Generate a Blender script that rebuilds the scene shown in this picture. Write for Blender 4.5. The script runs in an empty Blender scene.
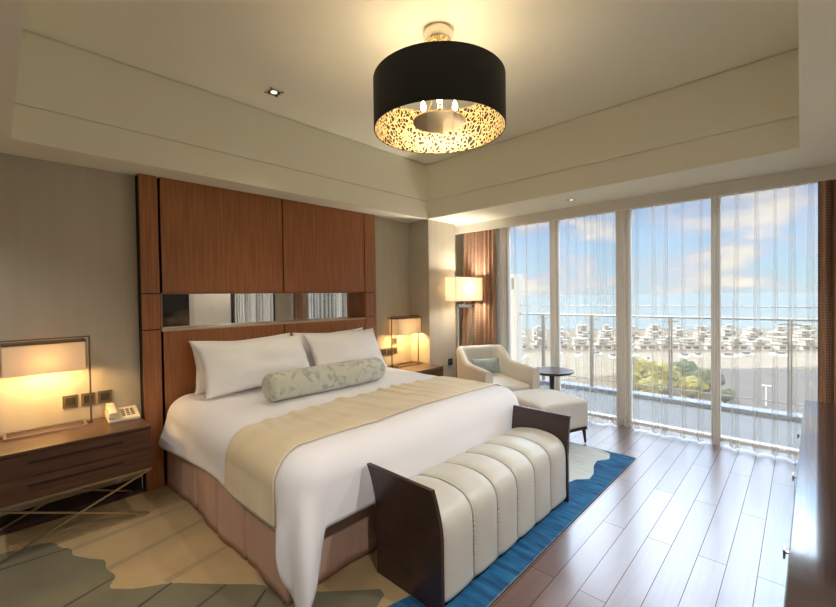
import bpy, bmesh, math, random
from math import sin, cos, pi, radians, sqrt, exp, hypot, atan2
from mathutils import Vector, Matrix, noise

random.seed(7)
scene = bpy.context.scene
col = scene.collection

# ------------------------------------------------------------------ helpers
def new_mat(name):
    m = bpy.data.materials.new(name); m.use_nodes = True
    nt = m.node_tree; nt.nodes.clear()
    out = nt.nodes.new('ShaderNodeOutputMaterial')
    return m, nt, out

def N(nt, t, **kw):
    n = nt.nodes.new(t)
    for k, v in kw.items():
        if k in n.inputs: n.inputs[k].default_value = v
        else: setattr(n, k, v)
    return n

def c4(c): return (c[0], c[1], c[2], 1.0)

def srgb(r, g, b):
    f = lambda v: (v/255/12.92) if v/255 <= .04045 else ((v/255+.055)/1.055)**2.4
    return (f(r), f(g), f(b))

def mat(name, c, rough=.5, metal=0., c2=None, nscale=8., stretch=(1,1,1), bump=0., bscale=60., bstretch=None,
        spec=.5, coat=0., coat_rough=.1, sheen=0., ior=1.5, detail=3., nlo=.35, nhi=.65):
    m, nt, out = new_mat(name)
    p = N(nt, 'ShaderNodeBsdfPrincipled')
    p.inputs['Base Color'].default_value = c4(c)
    p.inputs['Roughness'].default_value = rough
    p.inputs['Metallic'].default_value = metal
    p.inputs['IOR'].default_value = ior
    p.inputs['Specular IOR Level'].default_value = spec
    p.inputs['Coat Weight'].default_value = coat
    p.inputs['Coat Roughness'].default_value = coat_rough
    p.inputs['Sheen Weight'].default_value = sheen
    tc = N(nt, 'ShaderNodeTexCoord')
    if c2 is not None:
        mp = N(nt, 'ShaderNodeMapping'); mp.inputs['Scale'].default_value = stretch
        nz = N(nt, 'ShaderNodeTexNoise'); nz.inputs['Scale'].default_value = nscale; nz.inputs['Detail'].default_value = detail
        rp = N(nt, 'ShaderNodeValToRGB')
        rp.color_ramp.elements[0].position = nlo; rp.color_ramp.elements[0].color = c4(c)
        rp.color_ramp.elements[1].position = nhi; rp.color_ramp.elements[1].color = c4(c2)
        nt.links.new(tc.outputs['Object'], mp.inputs['Vector']); nt.links.new(mp.outputs[0], nz.inputs['Vector'])
        nt.links.new(nz.outputs['Fac'], rp.inputs['Fac']); nt.links.new(rp.outputs['Color'], p.inputs['Base Color'])
    if bump:
        mp2 = N(nt, 'ShaderNodeMapping'); mp2.inputs['Scale'].default_value = bstretch or stretch
        nb = N(nt, 'ShaderNodeTexNoise'); nb.inputs['Scale'].default_value = bscale; nb.inputs['Detail'].default_value = 2
        bp = N(nt, 'ShaderNodeBump'); bp.inputs['Strength'].default_value = bump; bp.inputs['Distance'].default_value = .004
        nt.links.new(tc.outputs['Object'], mp2.inputs['Vector']); nt.links.new(mp2.outputs[0], nb.inputs['Vector'])
        nt.links.new(nb.outputs['Fac'], bp.inputs['Height']); nt.links.new(bp.outputs[0], p.inputs['Normal'])
    nt.links.new(p.outputs[0], out.inputs[0])
    return m

def emit_mat(name, c, s):
    m, nt, out = new_mat(name)
    e = N(nt, 'ShaderNodeEmission'); e.inputs[0].default_value = c4(c); e.inputs[1].default_value = s
    nt.links.new(e.outputs[0], out.inputs[0]); return m

def shade_mat(name, c, trans=.5, weave=0.):
    m, nt, out = new_mat(name)
    d = N(nt, 'ShaderNodeBsdfDiffuse'); d.inputs[0].default_value = c4(c)
    t = N(nt, 'ShaderNodeBsdfTranslucent'); t.inputs[0].default_value = c4(c)
    mx = N(nt, 'ShaderNodeMixShader'); mx.inputs[0].default_value = trans
    nt.links.new(d.outputs[0], mx.inputs[1]); nt.links.new(t.outputs[0], mx.inputs[2])
    if weave:
        tc = N(nt, 'ShaderNodeTexCoord'); mp = N(nt, 'ShaderNodeMapping'); mp.inputs['Scale'].default_value = (1, 1, 14)
        nz = N(nt, 'ShaderNodeTexNoise'); nz.inputs['Scale'].default_value = 14
        bp = N(nt, 'ShaderNodeBump'); bp.inputs['Strength'].default_value = weave; bp.inputs['Distance'].default_value = .002
        nt.links.new(tc.outputs['Object'], mp.inputs[0]); nt.links.new(mp.outputs[0], nz.inputs['Vector'])
        nt.links.new(nz.outputs['Fac'], bp.inputs['Height'])
        nt.links.new(bp.outputs[0], d.inputs['Normal']); nt.links.new(bp.outputs[0], t.inputs['Normal'])
    nt.links.new(mx.outputs[0], out.inputs[0]); return m

def obj(name, bm, m, parent=None, smooth=False, auto=None, mods=(), recalc=True):
    me = bpy.data.meshes.new(name)
    if recalc: bmesh.ops.recalc_face_normals(bm, faces=bm.faces)
    bm.to_mesh(me); bm.free()
    for mm in (m if isinstance(m, (list, tuple)) else [m]): me.materials.append(mm)
    if smooth:
        for p in me.polygons: p.use_smooth = True
    if auto is not None:
        me.set_sharp_from_angle(angle=radians(auto))
    o = bpy.data.objects.new(name, me); col.objects.link(o)
    if parent is not None: o.parent = parent
    for kind, kw in mods:
        md = o.modifiers.new(kind.title(), kind)
        for k, v in kw.items(): setattr(md, k, v)
    return o

def tag(o, label, cat, group=None, kind=None):
    o['label'] = label; o['category'] = cat
    if group: o['group'] = group
    if kind: o['kind'] = kind
    return o

def thing(name, label, cat, loc=(0, 0, 0), rz=0., group=None):
    o = bpy.data.objects.new(name, None); col.objects.link(o)
    o.empty_display_size = .05
    o.location = loc; o.rotation_euler = (0, 0, rz)
    return tag(o, label, cat, group)

def struct(name, bm, m, parent=None, **kw):
    o = obj(name, bm, m, parent, **kw)
    if parent is None: o['kind'] = 'structure'
    return o

def copy_tree(o, parent=None):
    c = o.copy(); col.objects.link(c)
    if parent is not None: c.parent = parent
    for ch in list(o.children): copy_tree(ch, c)
    return c

def B(): return bmesh.new()

def box(bm, x0, x1, y0, y1, z0, z1, bev=0., seg=2, M=None):
    vs = [bm.verts.new((x, y, z)) for z in (z0, z1) for y in (y0, y1) for x in (x0, x1)]
    q = [(0, 2, 3, 1), (4, 5, 7, 6), (0, 1, 5, 4), (2, 6, 7, 3), (0, 4, 6, 2), (1, 3, 7, 5)]
    fs = [bm.faces.new([vs[i] for i in f]) for f in q]
    if bev:
        es = list({e for f in fs for e in f.edges})
        r = bmesh.ops.bevel(bm, geom=es, offset=bev, segments=seg, profile=.5, affect='EDGES')
        vs = list({v for f in r['faces'] for v in f.verts} | {v for v in vs if v.is_valid})
    if M is not None: bmesh.ops.transform(bm, matrix=M, verts=[v for v in vs if v.is_valid])
    return bm

def bx(*a, **k): return box(B(), *a, **k)

def tube(bm, p, q, r, r2=None, n=12):
    p = Vector(p); q = Vector(q); d = q-p
    M = Matrix.Translation((p+q)/2) @ d.to_track_quat('Z', 'Y').to_matrix().to_4x4()
    bmesh.ops.create_cone(bm, cap_ends=True, segments=n, radius1=r, radius2=r if r2 is None else r2, depth=d.length, matrix=M)
    return bm

def bar(bm, p, q, w, h=None):
    """square-section bar between two points"""
    p = Vector(p); q = Vector(q); d = q-p; h = h or w
    M = Matrix.Translation((p+q)/2) @ d.to_track_quat('Z', 'Y').to_matrix().to_4x4()
    return box(bm, -w/2, w/2, -h/2, h/2, -d.length/2, d.length/2, M=M)

def lathe(bm, prof, n=48, cx=0., cy=0., cz=0., close=False):
    rings = []
    for r, z in prof:
        if r < 1e-6: rings.append([bm.verts.new((cx, cy, cz+z))])
        else: rings.append([bm.verts.new((cx+r*cos(2*pi*i/n), cy+r*sin(2*pi*i/n), cz+z)) for i in range(n)])
    prs = list(zip(rings[:-1], rings[1:]))
    if close: prs.append((rings[-1], rings[0]))
    for a, b in prs:
        for i in range(n):
            j = (i+1) % n
            if len(a) == 1 and len(b) == 1: continue
            if len(a) == 1: bm.faces.new((a[0], b[i], b[j]))
            elif len(b) == 1: bm.faces.new((a[i], a[j], b[0]))
            else: bm.faces.new((a[i], a[j], b[j], b[i]))
    return bm

def prism(bm, poly, axis, a0, a1):
    """extrude closed 2-D polygon; axis 'x': poly=(y,z); 'y': poly=(x,z); 'z': poly=(x,y)"""
    f = {'x': lambda p, a: (a, p[0], p[1]), 'y': lambda p, a: (p[0], a, p[1]), 'z': lambda p, a: (p[0], p[1], a)}[axis]
    A = [bm.verts.new(f(p, a0)) for p in poly]; Bv = [bm.verts.new(f(p, a1)) for p in poly]
    bm.faces.new(A); bm.faces.new(Bv[::-1])
    n = len(poly)
    for i in range(n):
        j = (i+1) % n; bm.faces.new((A[i], A[j], Bv[j], Bv[i]))
    return bm

def grid(bm, fn, nu, nv):
    V = [[bm.verts.new(fn(i/nu, j/nv)) for j in range(nv+1)] for i in range(nu+1)]
    for i in range(nu):
        for j in range(nv): bm.faces.new((V[i][j], V[i+1][j], V[i+1][j+1], V[i][j+1]))
    return bm

# ------------------------------------------------------------------ key measures
XW, XH = -3.82, -3.72           # headboard wall, front of the wood panel
ZS, ZG, ZC = 2.483, 2.703, 3.17 # low soffit, groove, coffer ceiling
CX, CY, CX1, CY0 = -3.46, 3.85, -.01, .10
XR = .56; YB = -1.6; YWIN = 5.06

# ------------------------------------------------------------------ materials
M = {}
M['wallpaper'] = mat('wallpaper', srgb(196, 188, 172), .75, c2=srgb(191, 183, 167), nscale=3, stretch=(1, 6, .4), bump=.06, bscale=120)
M['paint'] = mat('paint', srgb(241, 239, 222), .8, bump=.05, bscale=200)
M['groove'] = mat('groove', srgb(120, 108, 85), .8)
M['white_paint'] = mat('white_paint', srgb(228, 224, 214), .7)
M['veneer'] = mat('veneer', srgb(146, 88, 47), .36, c2=srgb(168, 108, 64), nscale=6, stretch=(9, 9, .4), bump=.04, bscale=40, bstretch=(8, 8, .3), coat=.15, coat_rough=.25)
M['veneer_dark'] = mat('veneer_dark', srgb(44, 24, 14), .5)
M['dark_wood'] = mat('dark_wood', srgb(52, 29, 20), .3, c2=srgb(66, 39, 27), nscale=6, stretch=(1, 6, 6), coat=.3, coat_rough=.12)
M['ns_wood'] = mat('nightstand_wood', srgb(74, 48, 33), .32, c2=srgb(92, 62, 44), nscale=7, stretch=(8, .6, 8), coat=.25, coat_rough=.15)
M['bench_wood'] = mat('bench_wood', srgb(48, 28, 22), .32, c2=srgb(60, 36, 28), nscale=6, stretch=(1, 6, 6), coat=.3, coat_rough=.15)
M['brushed'] = mat('brushed_metal', srgb(196, 180, 152), .28, 1.)
M['bronze'] = mat('dark_bronze', srgb(128, 112, 90), .4, .6)
M['chrome'] = mat('chrome', srgb(225, 218, 205), .08, 1.)
M['silver'] = mat('satin_silver', srgb(190, 184, 176), .25, 1.)
M['black'] = mat('black_plastic', (.012, .012, .013), .35)
M['mirror'] = mat('mirror_glass', (.93, .92, .9), .0, 1.)
M['linen'] = mat('white_linen', srgb(238, 236, 238), .85, bump=.12, bscale=9, bstretch=(1, 1, 1), sheen=.2)
M['pillow'] = mat('pillow_cotton', srgb(250, 249, 248), .85, bump=.25, bscale=7, sheen=.2)
M['skirt'] = mat('skirt_fabric', srgb(196, 162, 144), .9, c2=srgb(191, 157, 139), nscale=4, stretch=(10, 10, .4))
M['runner'] = mat('runner_satin', srgb(226, 210, 174), .45, c2=srgb(218, 200, 162), nscale=3, stretch=(2, 1, 1), sheen=.4)
M['leather'] = mat('bench_leather', srgb(202, 199, 188), .36, c2=srgb(194, 191, 180), nscale=3, bump=.06, bscale=30, coat=.1, coat_rough=.3)
M['piping'] = mat('seam_piping', srgb(120, 108, 90), .6)  # dark piping tone for the bench seams
M['uphol'] = mat('chair_fabric', srgb(222, 218, 210), .9, c2=srgb(206, 201, 192), nscale=160, bump=.35, bscale=240, sheen=.3)
M['cushion'] = mat('cushion_fabric', srgb(160, 172, 168), .7, c2=srgb(140, 152, 150), nscale=25, sheen=.3)
M['phone'] = mat('phone_plastic', srgb(224, 212, 184), .4)
M['phone_dark'] = mat('phone_keys', srgb(120, 108, 90), .5)
M['frame'] = mat('window_frame_paint', srgb(214, 202, 186), .5)
M['rail'] = mat('rail_metal', srgb(150, 140, 128), .35, .7)
M['balcony'] = mat('balcony_tile', srgb(88, 84, 80), .7, c2=srgb(82, 78, 75), nscale=2)
M['kerb'] = mat('balcony_kerb', srgb(128, 132, 140), .7)
M['tv'] = mat('tv_screen', (.01, .01, .012), .08)
M['console'] = mat('console_wood', srgb(46, 34, 29), .12, c2=srgb(54, 41, 35), nscale=5, stretch=(8, .6, 8), coat=1., coat_rough=.06, ior=1.6)

# bolster damask
def damask():
    m, nt, out = new_mat('bolster_damask')
    p = N(nt, 'ShaderNodeBsdfPrincipled'); p.inputs['Roughness'].default_value = .6; p.inputs['Sheen Weight'].default_value = .3
    tc = N(nt, 'ShaderNodeTexCoord')
    nz = N(nt, 'ShaderNodeTexNoise'); nz.inputs['Scale'].default_value = 15; nz.inputs['Detail'].default_value = 7; nz.inputs['Distortion'].default_value = .8
    rp = N(nt, 'ShaderNodeValToRGB')
    e = rp.color_ramp.elements
    e[0].position = .36; e[0].color = c4(srgb(162, 168, 154)); e[1].position = .50; e[1].color = c4(srgb(204, 204, 188))
    nt.links.new(tc.outputs['Object'], nz.inputs['Vector']); nt.links.new(nz.outputs['Fac'], rp.inputs['Fac'])
    nt.links.new(rp.outputs[0], p.inputs['Base Color']); nt.links.new(p.outputs[0], out.inputs[0]); return m
M['damask'] = damask()

# plank floor
def floor_mat():
    m, nt, out = new_mat('dark_plank_floor')
    tc = N(nt, 'ShaderNodeTexCoord')
    mp = N(nt, 'ShaderNodeMapping'); mp.inputs['Rotation'].default_value = (0, 0, radians(-90)); mp.inputs['Location'].default_value = (-.055, .006+.13*0, 0)
    # brick rows run along world Y
    br = N(nt, 'ShaderNodeTexBrick'); br.offset = .5
    br.inputs['Scale'].default_value = 1; br.inputs['Brick Width'].default_value = 1.45; br.inputs['Row Height'].default_value = .13
    br.inputs['Mortar Size'].default_value = .0014; br.inputs['Mortar Smooth'].default_value = .1
    br.inputs['Color1'].default_value = c4(srgb(96, 64, 52)); br.inputs['Color2'].default_value = c4(srgb(112, 78, 64)); br.inputs['Mortar'].default_value = c4(srgb(40, 27, 22))
    cx = N(nt, 'ShaderNodeCombineXYZ'); sx = N(nt, 'ShaderNodeSeparateXYZ')
    ad = N(nt, 'ShaderNodeMath', operation='ADD'); ad.inputs[1].default_value = .164
    ay = N(nt, 'ShaderNodeMath', operation='ADD'); ay.inputs[1].default_value = -2.015
    nt.links.new(tc.outputs['Object'], sx.inputs[0])
    nt.links.new(sx.outputs['X'], ad.inputs[0]); nt.links.new(sx.outputs['Y'], ay.inputs[0])
    nt.links.new(ay.outputs[0], cx.inputs['X']); nt.links.new(ad.outputs[0], cx.inputs['Y'])
    nt.links.new(cx.outputs[0], br.inputs['Vector'])
    nz = N(nt, 'ShaderNodeTexNoise'); nz.inputs['Scale'].default_value = 6; nz.inputs['Detail'].default_value = 4
    m2 = N(nt, 'ShaderNodeMapping'); m2.inputs['Scale'].default_value = (9, .5, 1)
    nt.links.new(tc.outputs['Object'], m2.inputs[0]); nt.links.new(m2.outputs[0], nz.inputs['Vector'])
    mx = N(nt, 'ShaderNodeMixRGB', blend_type='MULTIPLY'); mx.inputs[0].default_value = .35
    nt.links.new(br.outputs['Color'], mx.inputs[1]); nt.links.new(nz.outputs['Fac'], mx.inputs[2])
    p = N(nt, 'ShaderNodeBsdfPrincipled')
    p.inputs['Roughness'].default_value = .30; p.inputs['IOR'].default_value = FLOOR_IOR
    p.inputs['Coat Weight'].default_value = .55; p.inputs['Coat Roughness'].default_value = .24; p.inputs['Coat IOR'].default_value = 1.7
    bp = N(nt, 'ShaderNodeBump'); bp.inputs['Strength'].default_value = .25; bp.inputs['Distance'].default_value = .001; bp.invert = True
    nt.links.new(br.outputs['Fac'], bp.inputs['Height']); nt.links.new(bp.outputs[0], p.inputs['Normal'])
    inv = N(nt, 'ShaderNodeMath', operation='MULTIPLY_ADD'); inv.inputs[1].default_value = -.75; inv.inputs[2].default_value = .75
    sv = N(nt, 'ShaderNodeMath', operation='MULTIPLY_ADD'); sv.inputs[1].default_value = -.5; sv.inputs[2].default_value = .5
    nt.links.new(br.outputs['Fac'], inv.inputs[0]); nt.links.new(br.outputs['Fac'], sv.inputs[0])
    nt.links.new(inv.outputs[0], p.inputs['Coat Weight']); nt.links.new(sv.outputs[0], p.inputs['Specular IOR Level'])
    nt.links.new(mx.outputs[0], p.inputs['Base Color']); nt.links.new(p.outputs[0], out.inputs[0]); return m
FLOOR_IOR = 1.6
M['floor'] = floor_mat()

# pile rug colours
def rug_mat(name, a, b, sc=3., st=(1, 1, 1)):
    return mat(name, a, .95, c2=b, nscale=sc, stretch=st, bump=.6, bscale=160, detail=6)
M['rug_cream'] = rug_mat('rug_cream', srgb(178, 154, 112), srgb(166, 142, 102), 2.5)
M['rug_pale'] = rug_mat('rug_pale', srgb(206, 212, 208), srgb(188, 196, 194), 5, (1, 6, 1))
M['rug_grey'] = rug_mat('rug_grey', srgb(116, 110, 86), srgb(104, 98, 78), 2.5)
M['rug_line'] = rug_mat('rug_line', srgb(74, 70, 58), srgb(66, 62, 52))
M['rug_faint'] = rug_mat('rug_faint', srgb(158, 138, 104), srgb(148, 130, 98))
M['rug_blue'] = rug_mat('rug_blue', srgb(12, 64, 106), srgb(30, 108, 152), 5, (1, 5, 1))
M['rug_navy'] = rug_mat('rug_navy', srgb(20, 58, 92), srgb(34, 88, 122), 5, (1, 5, 1))

def glass_mat():
    m, nt, out = new_mat('window_glass')
    t = N(nt, 'ShaderNodeBsdfTransparent'); t.inputs[0].default_value = (.97, .985, .985, 1)
    g = N(nt, 'ShaderNodeBsdfGlossy'); g.inputs['Roughness'].default_value = .02
    fr = N(nt, 'ShaderNodeFresnel'); fr.inputs[0].default_value = 1.35
    mx = N(nt, 'ShaderNodeMixShader')
    nt.links.new(fr.outputs[0], mx.inputs[0]); nt.links.new(t.outputs[0], mx.inputs[1]); nt.links.new(g.outputs[0], mx.inputs[2])
    nt.links.new(mx.outputs[0], out.inputs[0]); return m
M['glass'] = glass_mat()

def sheer_mat():
    m, nt, out = new_mat('sheer_voile')
    t = N(nt, 'ShaderNodeBsdfTransparent'); t.inputs[0].default_value = (1, 1, 1, 1)
    d = N(nt, 'ShaderNodeBsdfDiffuse'); d.inputs[0].default_value = c4(srgb(240, 230, 214))
    tl = N(nt, 'ShaderNodeBsdfTranslucent'); tl.inputs[0].default_value = c4(srgb(240, 230, 214))
    m1 = N(nt, 'ShaderNodeMixShader'); m1.inputs[0].default_value = .48
    nt.links.new(d.outputs[0], m1.inputs[1]); nt.links.new(tl.outputs[0], m1.inputs[2])
    lw = N(nt, 'ShaderNodeLayerWeight'); lw.inputs[0].default_value = .5
    pw = N(nt, 'ShaderNodeMath', operation='POWER'); pw.inputs[1].default_value = 2.2
    ma = N(nt, 'ShaderNodeMath', operation='MULTIPLY_ADD'); ma.inputs[1].default_value = .5; ma.inputs[2].default_value = SHEER_BASE
    ma.use_clamp = True
    nt.links.new(lw.outputs['Facing'], pw.inputs[0]); nt.links.new(pw.outputs[0], ma.inputs[0])
    mx = N(nt, 'ShaderNodeMixShader')
    nt.links.new(ma.outputs[0], mx.inputs[0]); nt.links.new(t.outputs[0], mx.inputs[1]); nt.links.new(m1.outputs[0], mx.inputs[2])
    nt.links.new(mx.outputs[0], out.inputs[0]); return m
SHEER_BASE = .29
M['sheer'] = sheer_mat()

def curtain_mat():
    m, nt, out = new_mat('curtain_weave')
    tc = N(nt, 'ShaderNodeTexCoord')
    ck = N(nt, 'ShaderNodeTexBrick'); ck.offset = 0
    for k, v in (('Scale', 1), ('Brick Width', .03), ('Row Height', .022), ('Mortar Size', .0018)): ck.inputs[k].default_value = v
    ck.inputs['Color1'].default_value = c4(srgb(192, 158, 134)); ck.inputs['Color2'].default_value = c4(srgb(184, 150, 126)); ck.inputs['Mortar'].default_value = c4(srgb(134, 100, 80))
    nt.links.new(tc.outputs['UV'], ck.inputs['Vector'])
    d = N(nt, 'ShaderNodeBsdfDiffuse'); t = N(nt, 'ShaderNodeBsdfTranslucent')
    mx = N(nt, 'ShaderNodeMixShader'); mx.inputs[0].default_value = .12
    nt.links.new(ck.outputs[0], d.inputs[0]); nt.links.new(ck.outputs[0], t.inputs[0])
    nt.links.new(d.outputs[0], mx.inputs[1]); nt.links.new(t.outputs[0], mx.inputs[2]); nt.links.new(mx.outputs[0], out.inputs[0]); return m
M['curtain'] = curtain_mat()

def leopard_mat():
    m, nt, out = new_mat('gold_spotted_liner')
    tc = N(nt, 'ShaderNodeTexCoord')
    vo = N(nt, 'ShaderNodeTexVoronoi', feature='DISTANCE_TO_EDGE'); vo.inputs['Scale'].default_value = 38
    nz = N(nt, 'ShaderNodeTexNoise'); nz.inputs['Scale'].default_value = 14
    mixv = N(nt, 'ShaderNodeMixRGB'); mixv.inputs[0].default_value = .06
    nt.links.new(tc.outputs['Object'], nz.inputs['Vector']); nt.links.new(tc.outputs['Object'], mixv.inputs[1]); nt.links.new(nz.outputs['Color'], mixv.inputs[2])
    nt.links.new(mixv.outputs[0], vo.inputs['Vector'])
    rp = N(nt, 'ShaderNodeValToRGB'); rp.color_ramp.interpolation = 'LINEAR'
    e = rp.color_ramp.elements
    e[0].position = .105; e[0].color = c4(srgb(216, 192, 140)); e[1].position = .15; e[1].color = c4(srgb(30, 18, 9))
    nt.links.new(vo.outputs['Distance'], rp.inputs['Fac'])
    p = N(nt, 'ShaderNodeBsdfPrincipled'); p.inputs['Roughness'].default_value = .4; p.inputs['Metallic'].default_value = .25
    nt.links.new(rp.outputs[0], p.inputs['Base Color']); nt.links.new(p.outputs[0], out.inputs[0]); return m
M['leopard'] = leopard_mat()
M['shade_black'] = mat('black_shade_fabric', (.008, .009, .012), .6, bump=.1, bscale=200)
M['shade_cream'] = shade_mat('cream_lampshade', srgb(240, 230, 214), .15, .1)
M['shade_white'] = shade_mat('white_lampshade', srgb(248, 240, 226), .45, .2)
M['bulb'] = emit_mat('lit_bulb', (1, .78, .45), 22)

# ------------------------------------------------------------------ room shell
struct('floor', bx(-4.3, XR+.12, YB-.12, YWIN+.18, -.12, 0), M['floor'])

# headboard wall (two pieces beside the wood panel, back of the niche recess behind it)
bm = B()
box(bm, -4.2, XW, YB, .80, 0, ZS+.02); box(bm, -4.2, XW, 3.195, YWIN+.14, 0, ZS+.02)
box(bm, -4.2, -4.08, .80, 3.195, 0, ZS+.02)
struct('wall_left', bm, M['wallpaper'])
struct('wall_pier', bx(XW, -3.47, 3.87, 4.42, 0, ZS), M['wallpaper'])
bm = B()
box(bm, -4.2, -3.13, YWIN-.02, YWIN+.14, 0, ZS+.02)
box(bm, -3.13, XR, YWIN-.02, YWIN+.14, 2.478, ZS+.02)
struct('wall_window', bm, M['white_paint'])
struct('wall_right', bx(XR, XR+.12, YB, YWIN+.14, 0, ZS+.02), M['wallpaper'])
struct('wall_back', bx(-4.2, XR+.12, YB-.12, YB, 0, ZS+.02), M['wallpaper'])

# ceiling: low soffit ring, coffer sides (two bands with a shadow gap), coffer top
bm = B()
T = .012
box(bm, -4.2, CX, YB-.12, YWIN+.14, ZS, ZS+T)
box(bm, CX1, XR+.12, YB-.12, YWIN+.14, ZS, ZS+T)
box(bm, CX, CX1, YB-.12, CY0, ZS, ZS+T)
box(bm, CX, CX1, CY, YWIN+.14, ZS, ZS+T)
g = .006
for (z0, z1, off) in ((ZS+T-.0005, ZG-g, 0), (ZG-g, ZG+g, .012), (ZG+g, ZC-.012, 0), (ZC-.012, ZC+.02, .012)):
    o_ = off
    box(bm, CX-.1-o_, CX-o_, CY0-.1, CY+.1, z0, z1); box(bm, CX1+o_, CX1+.1+o_, CY0-.1, CY+.1, z0, z1)
    box(bm, CX-.1, CX1+.1, CY+o_, CY+.1+o_, z0, z1); box(bm, CX-.1, CX1+.1, CY0-.1-o_, CY0-o_, z0, z1)
box(bm, CX-.15, CX1+.15, CY0-.15, CY+.15, ZC, ZC+.1)
struct('ceiling', bm, M['paint'])
struct('trim_1', bx(-3.82, XR, 4.53, 4.555, 2.368, ZS+.003, bev=.002), M['white_paint'])   # pelmet board
bm = B(); box(bm, XW, XW+.012, YB, .79, 0, .09); box(bm, XW, XW+.012, 3.2, 3.87, 0, .09)
struct('baseboard_left', bm, M['veneer_dark'])
struct('baseboard_right', bx(XR-.012, XR, YB, YWIN-.02, 0, .09), M['veneer_dark'])

# windows
edges = [(-3.13, .10, -2.351, .053), (-2.351, .053, -1.508, .076), (-1.508, .076, -.633, .0375), (-.633, .0375, XR, .06)]
for i, (x0, w0, x1, w1) in enumerate(edges, 1):
    bm = B()
    box(bm, x0, x0+w0, YWIN, YWIN+.09, .0, 2.478, bev=.004, seg=1); box(bm, x1-w1, x1, YWIN, YWIN+.09, .0, 2.478, bev=.004, seg=1)
    box(bm, x0, x1, YWIN, YWIN+.09, 0., .02); box(bm, x0, x1, YWIN, YWIN+.09, 2.468, 2.478)
    w = struct('window_%d' % i, bm, M['frame'])
    obj('glass', bx(x0+w0-.005, x1-w1+.005, YWIN+.04, YWIN+.048, .015, 2.47), M['glass'], w)

# balcony
struct('balcony_floor', bx(-4.6, 1.6, YWIN+.18, 6.62, -.16, -.02), M['balcony'])
struct('balcony_kerb', bx(-4.6, 1.6, 6.40, 6.62, -.02, .035, bev=.005), M['kerb'])
bp = thing('balcony_partition', 'pale louvred partition post at the end of the balcony, seen through the sheer curtain', 'partition', (-3.8, 6.5, -.02))
obj('post', bx(-.14, .14, -.1, .1, 0, 1.88, bev=.006), M['frame'], bp)
bm = B()
for k in range(3): box(bm, -.095+k*.07, -.055+k*.07, -.112, -.099, 1.62, 1.82)
obj('louvre', bm, mat('louvre_grey', srgb(128, 122, 116), .6), bp)

rl = thing('balcony_railing', 'grey metal balcony railing with slim posts and a double top rail outside the window', 'railing', (0, 6.5, .035))
bm = B(); tube(bm, (-3.65, 0, 1.125), (1.5, 0, 1.125), .016); obj('handrail', bm, M['rail'], rl, smooth=True, auto=40)
bm = B(); tube(bm, (-3.65, -.02, 1.275), (1.5, -.02, 1.275), .007); obj('upper_rail', bm, M['rail'], rl, smooth=True, auto=40)
bm = B(); tube(bm, (-3.65, 0, .125), (1.5, 0, .125), .009); obj('lower_rail', bm, M['rail'], rl, smooth=True, auto=40)
for x in (-3.21, -2.40, -1.32, -.095, 1.1):
    bm = B(); box(bm, x-.022, x-.006, -.02, .02, 0, 1.11); box(bm, x+.006, x+.022, -.02, .02, 0, 1.11)
    box(bm, x-.1, x+.1, -.03, .01, 1.06, 1.075)
    obj('post', bm, M['rail'], rl)
# ------------------------------------------------------------------ wood headboard panel with mirror niche
YA, YE = .803, 3.192
NZ0, NZ1, NY0, NY1 = 1.262, 1.55, .945, 3.02
hb = thing('headboard_panel', 'tall reddish brown wood panel behind the bed with a mirrored slot across it', 'headboard', (XH, YA, 0))
def hpart(name, x0, x1, y0, y1, z0, z1, m=M['veneer'], bev=.0015):
    return obj(name, bx(x0-XH, x1-XH, y0-YA, y1-YA, z0, z1, bev=bev, seg=1), m, hb)
bk = XH-.02
bm = B()  # dark carcass showing in the joints
for a in ((-4.07, bk, YA+.004, NY0-.012, 0, ZS-.002), (-4.07, bk, NY1+.012, YE-.004, 0, ZS-.002), (-4.07, bk, NY0, NY1, 0, NZ0-.02), (-4.07, bk, NY0, NY1, NZ1+.015, ZS-.002)):
    box(bm, a[0]-XH, a[1]-XH, a[2]-YA, a[3]-YA, a[4], a[5])
obj('carcass', bm, M['veneer_dark'], hb)
G = .004
for (y0, y1) in ((YA, .925), (3.028, YE)):
    for (z0, z1) in ((0.0, NZ0-G), (NZ0+G, NZ1-G), (NZ1+G, ZS-.002)): hpart('stile', bk, XH, y0, y1, z0, z1)
for (y0, y1) in ((.945, 1.986), (1.999, 3.018)):
    hpart('upper_panel', bk, XH, y0, y1, NZ1+.012, ZS-.002)
    hpart('lower_panel', bk, XH, y0, y1, 0., NZ0-.022)
nd = -3.905
hpart('niche_shelf', nd, XH+.002, NY0-.01, NY1+.008, NZ0-.02, NZ0-.004, mat('niche_shelf_wood', srgb(196, 170, 140), .25))
hpart('niche_top', nd, bk, NY0, NY1, NZ1, NZ1+.014)
hpart('niche_side', nd, bk, NY1, NY1+.012, NZ0, NZ1)
hpart('niche_side', nd, bk, NY0-.012, NY0, NZ0, NZ1)
hpart('mirror', nd-.006, nd, NY0, NY1, NZ0-.01, NZ1+.01, M['mirror'])

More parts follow.
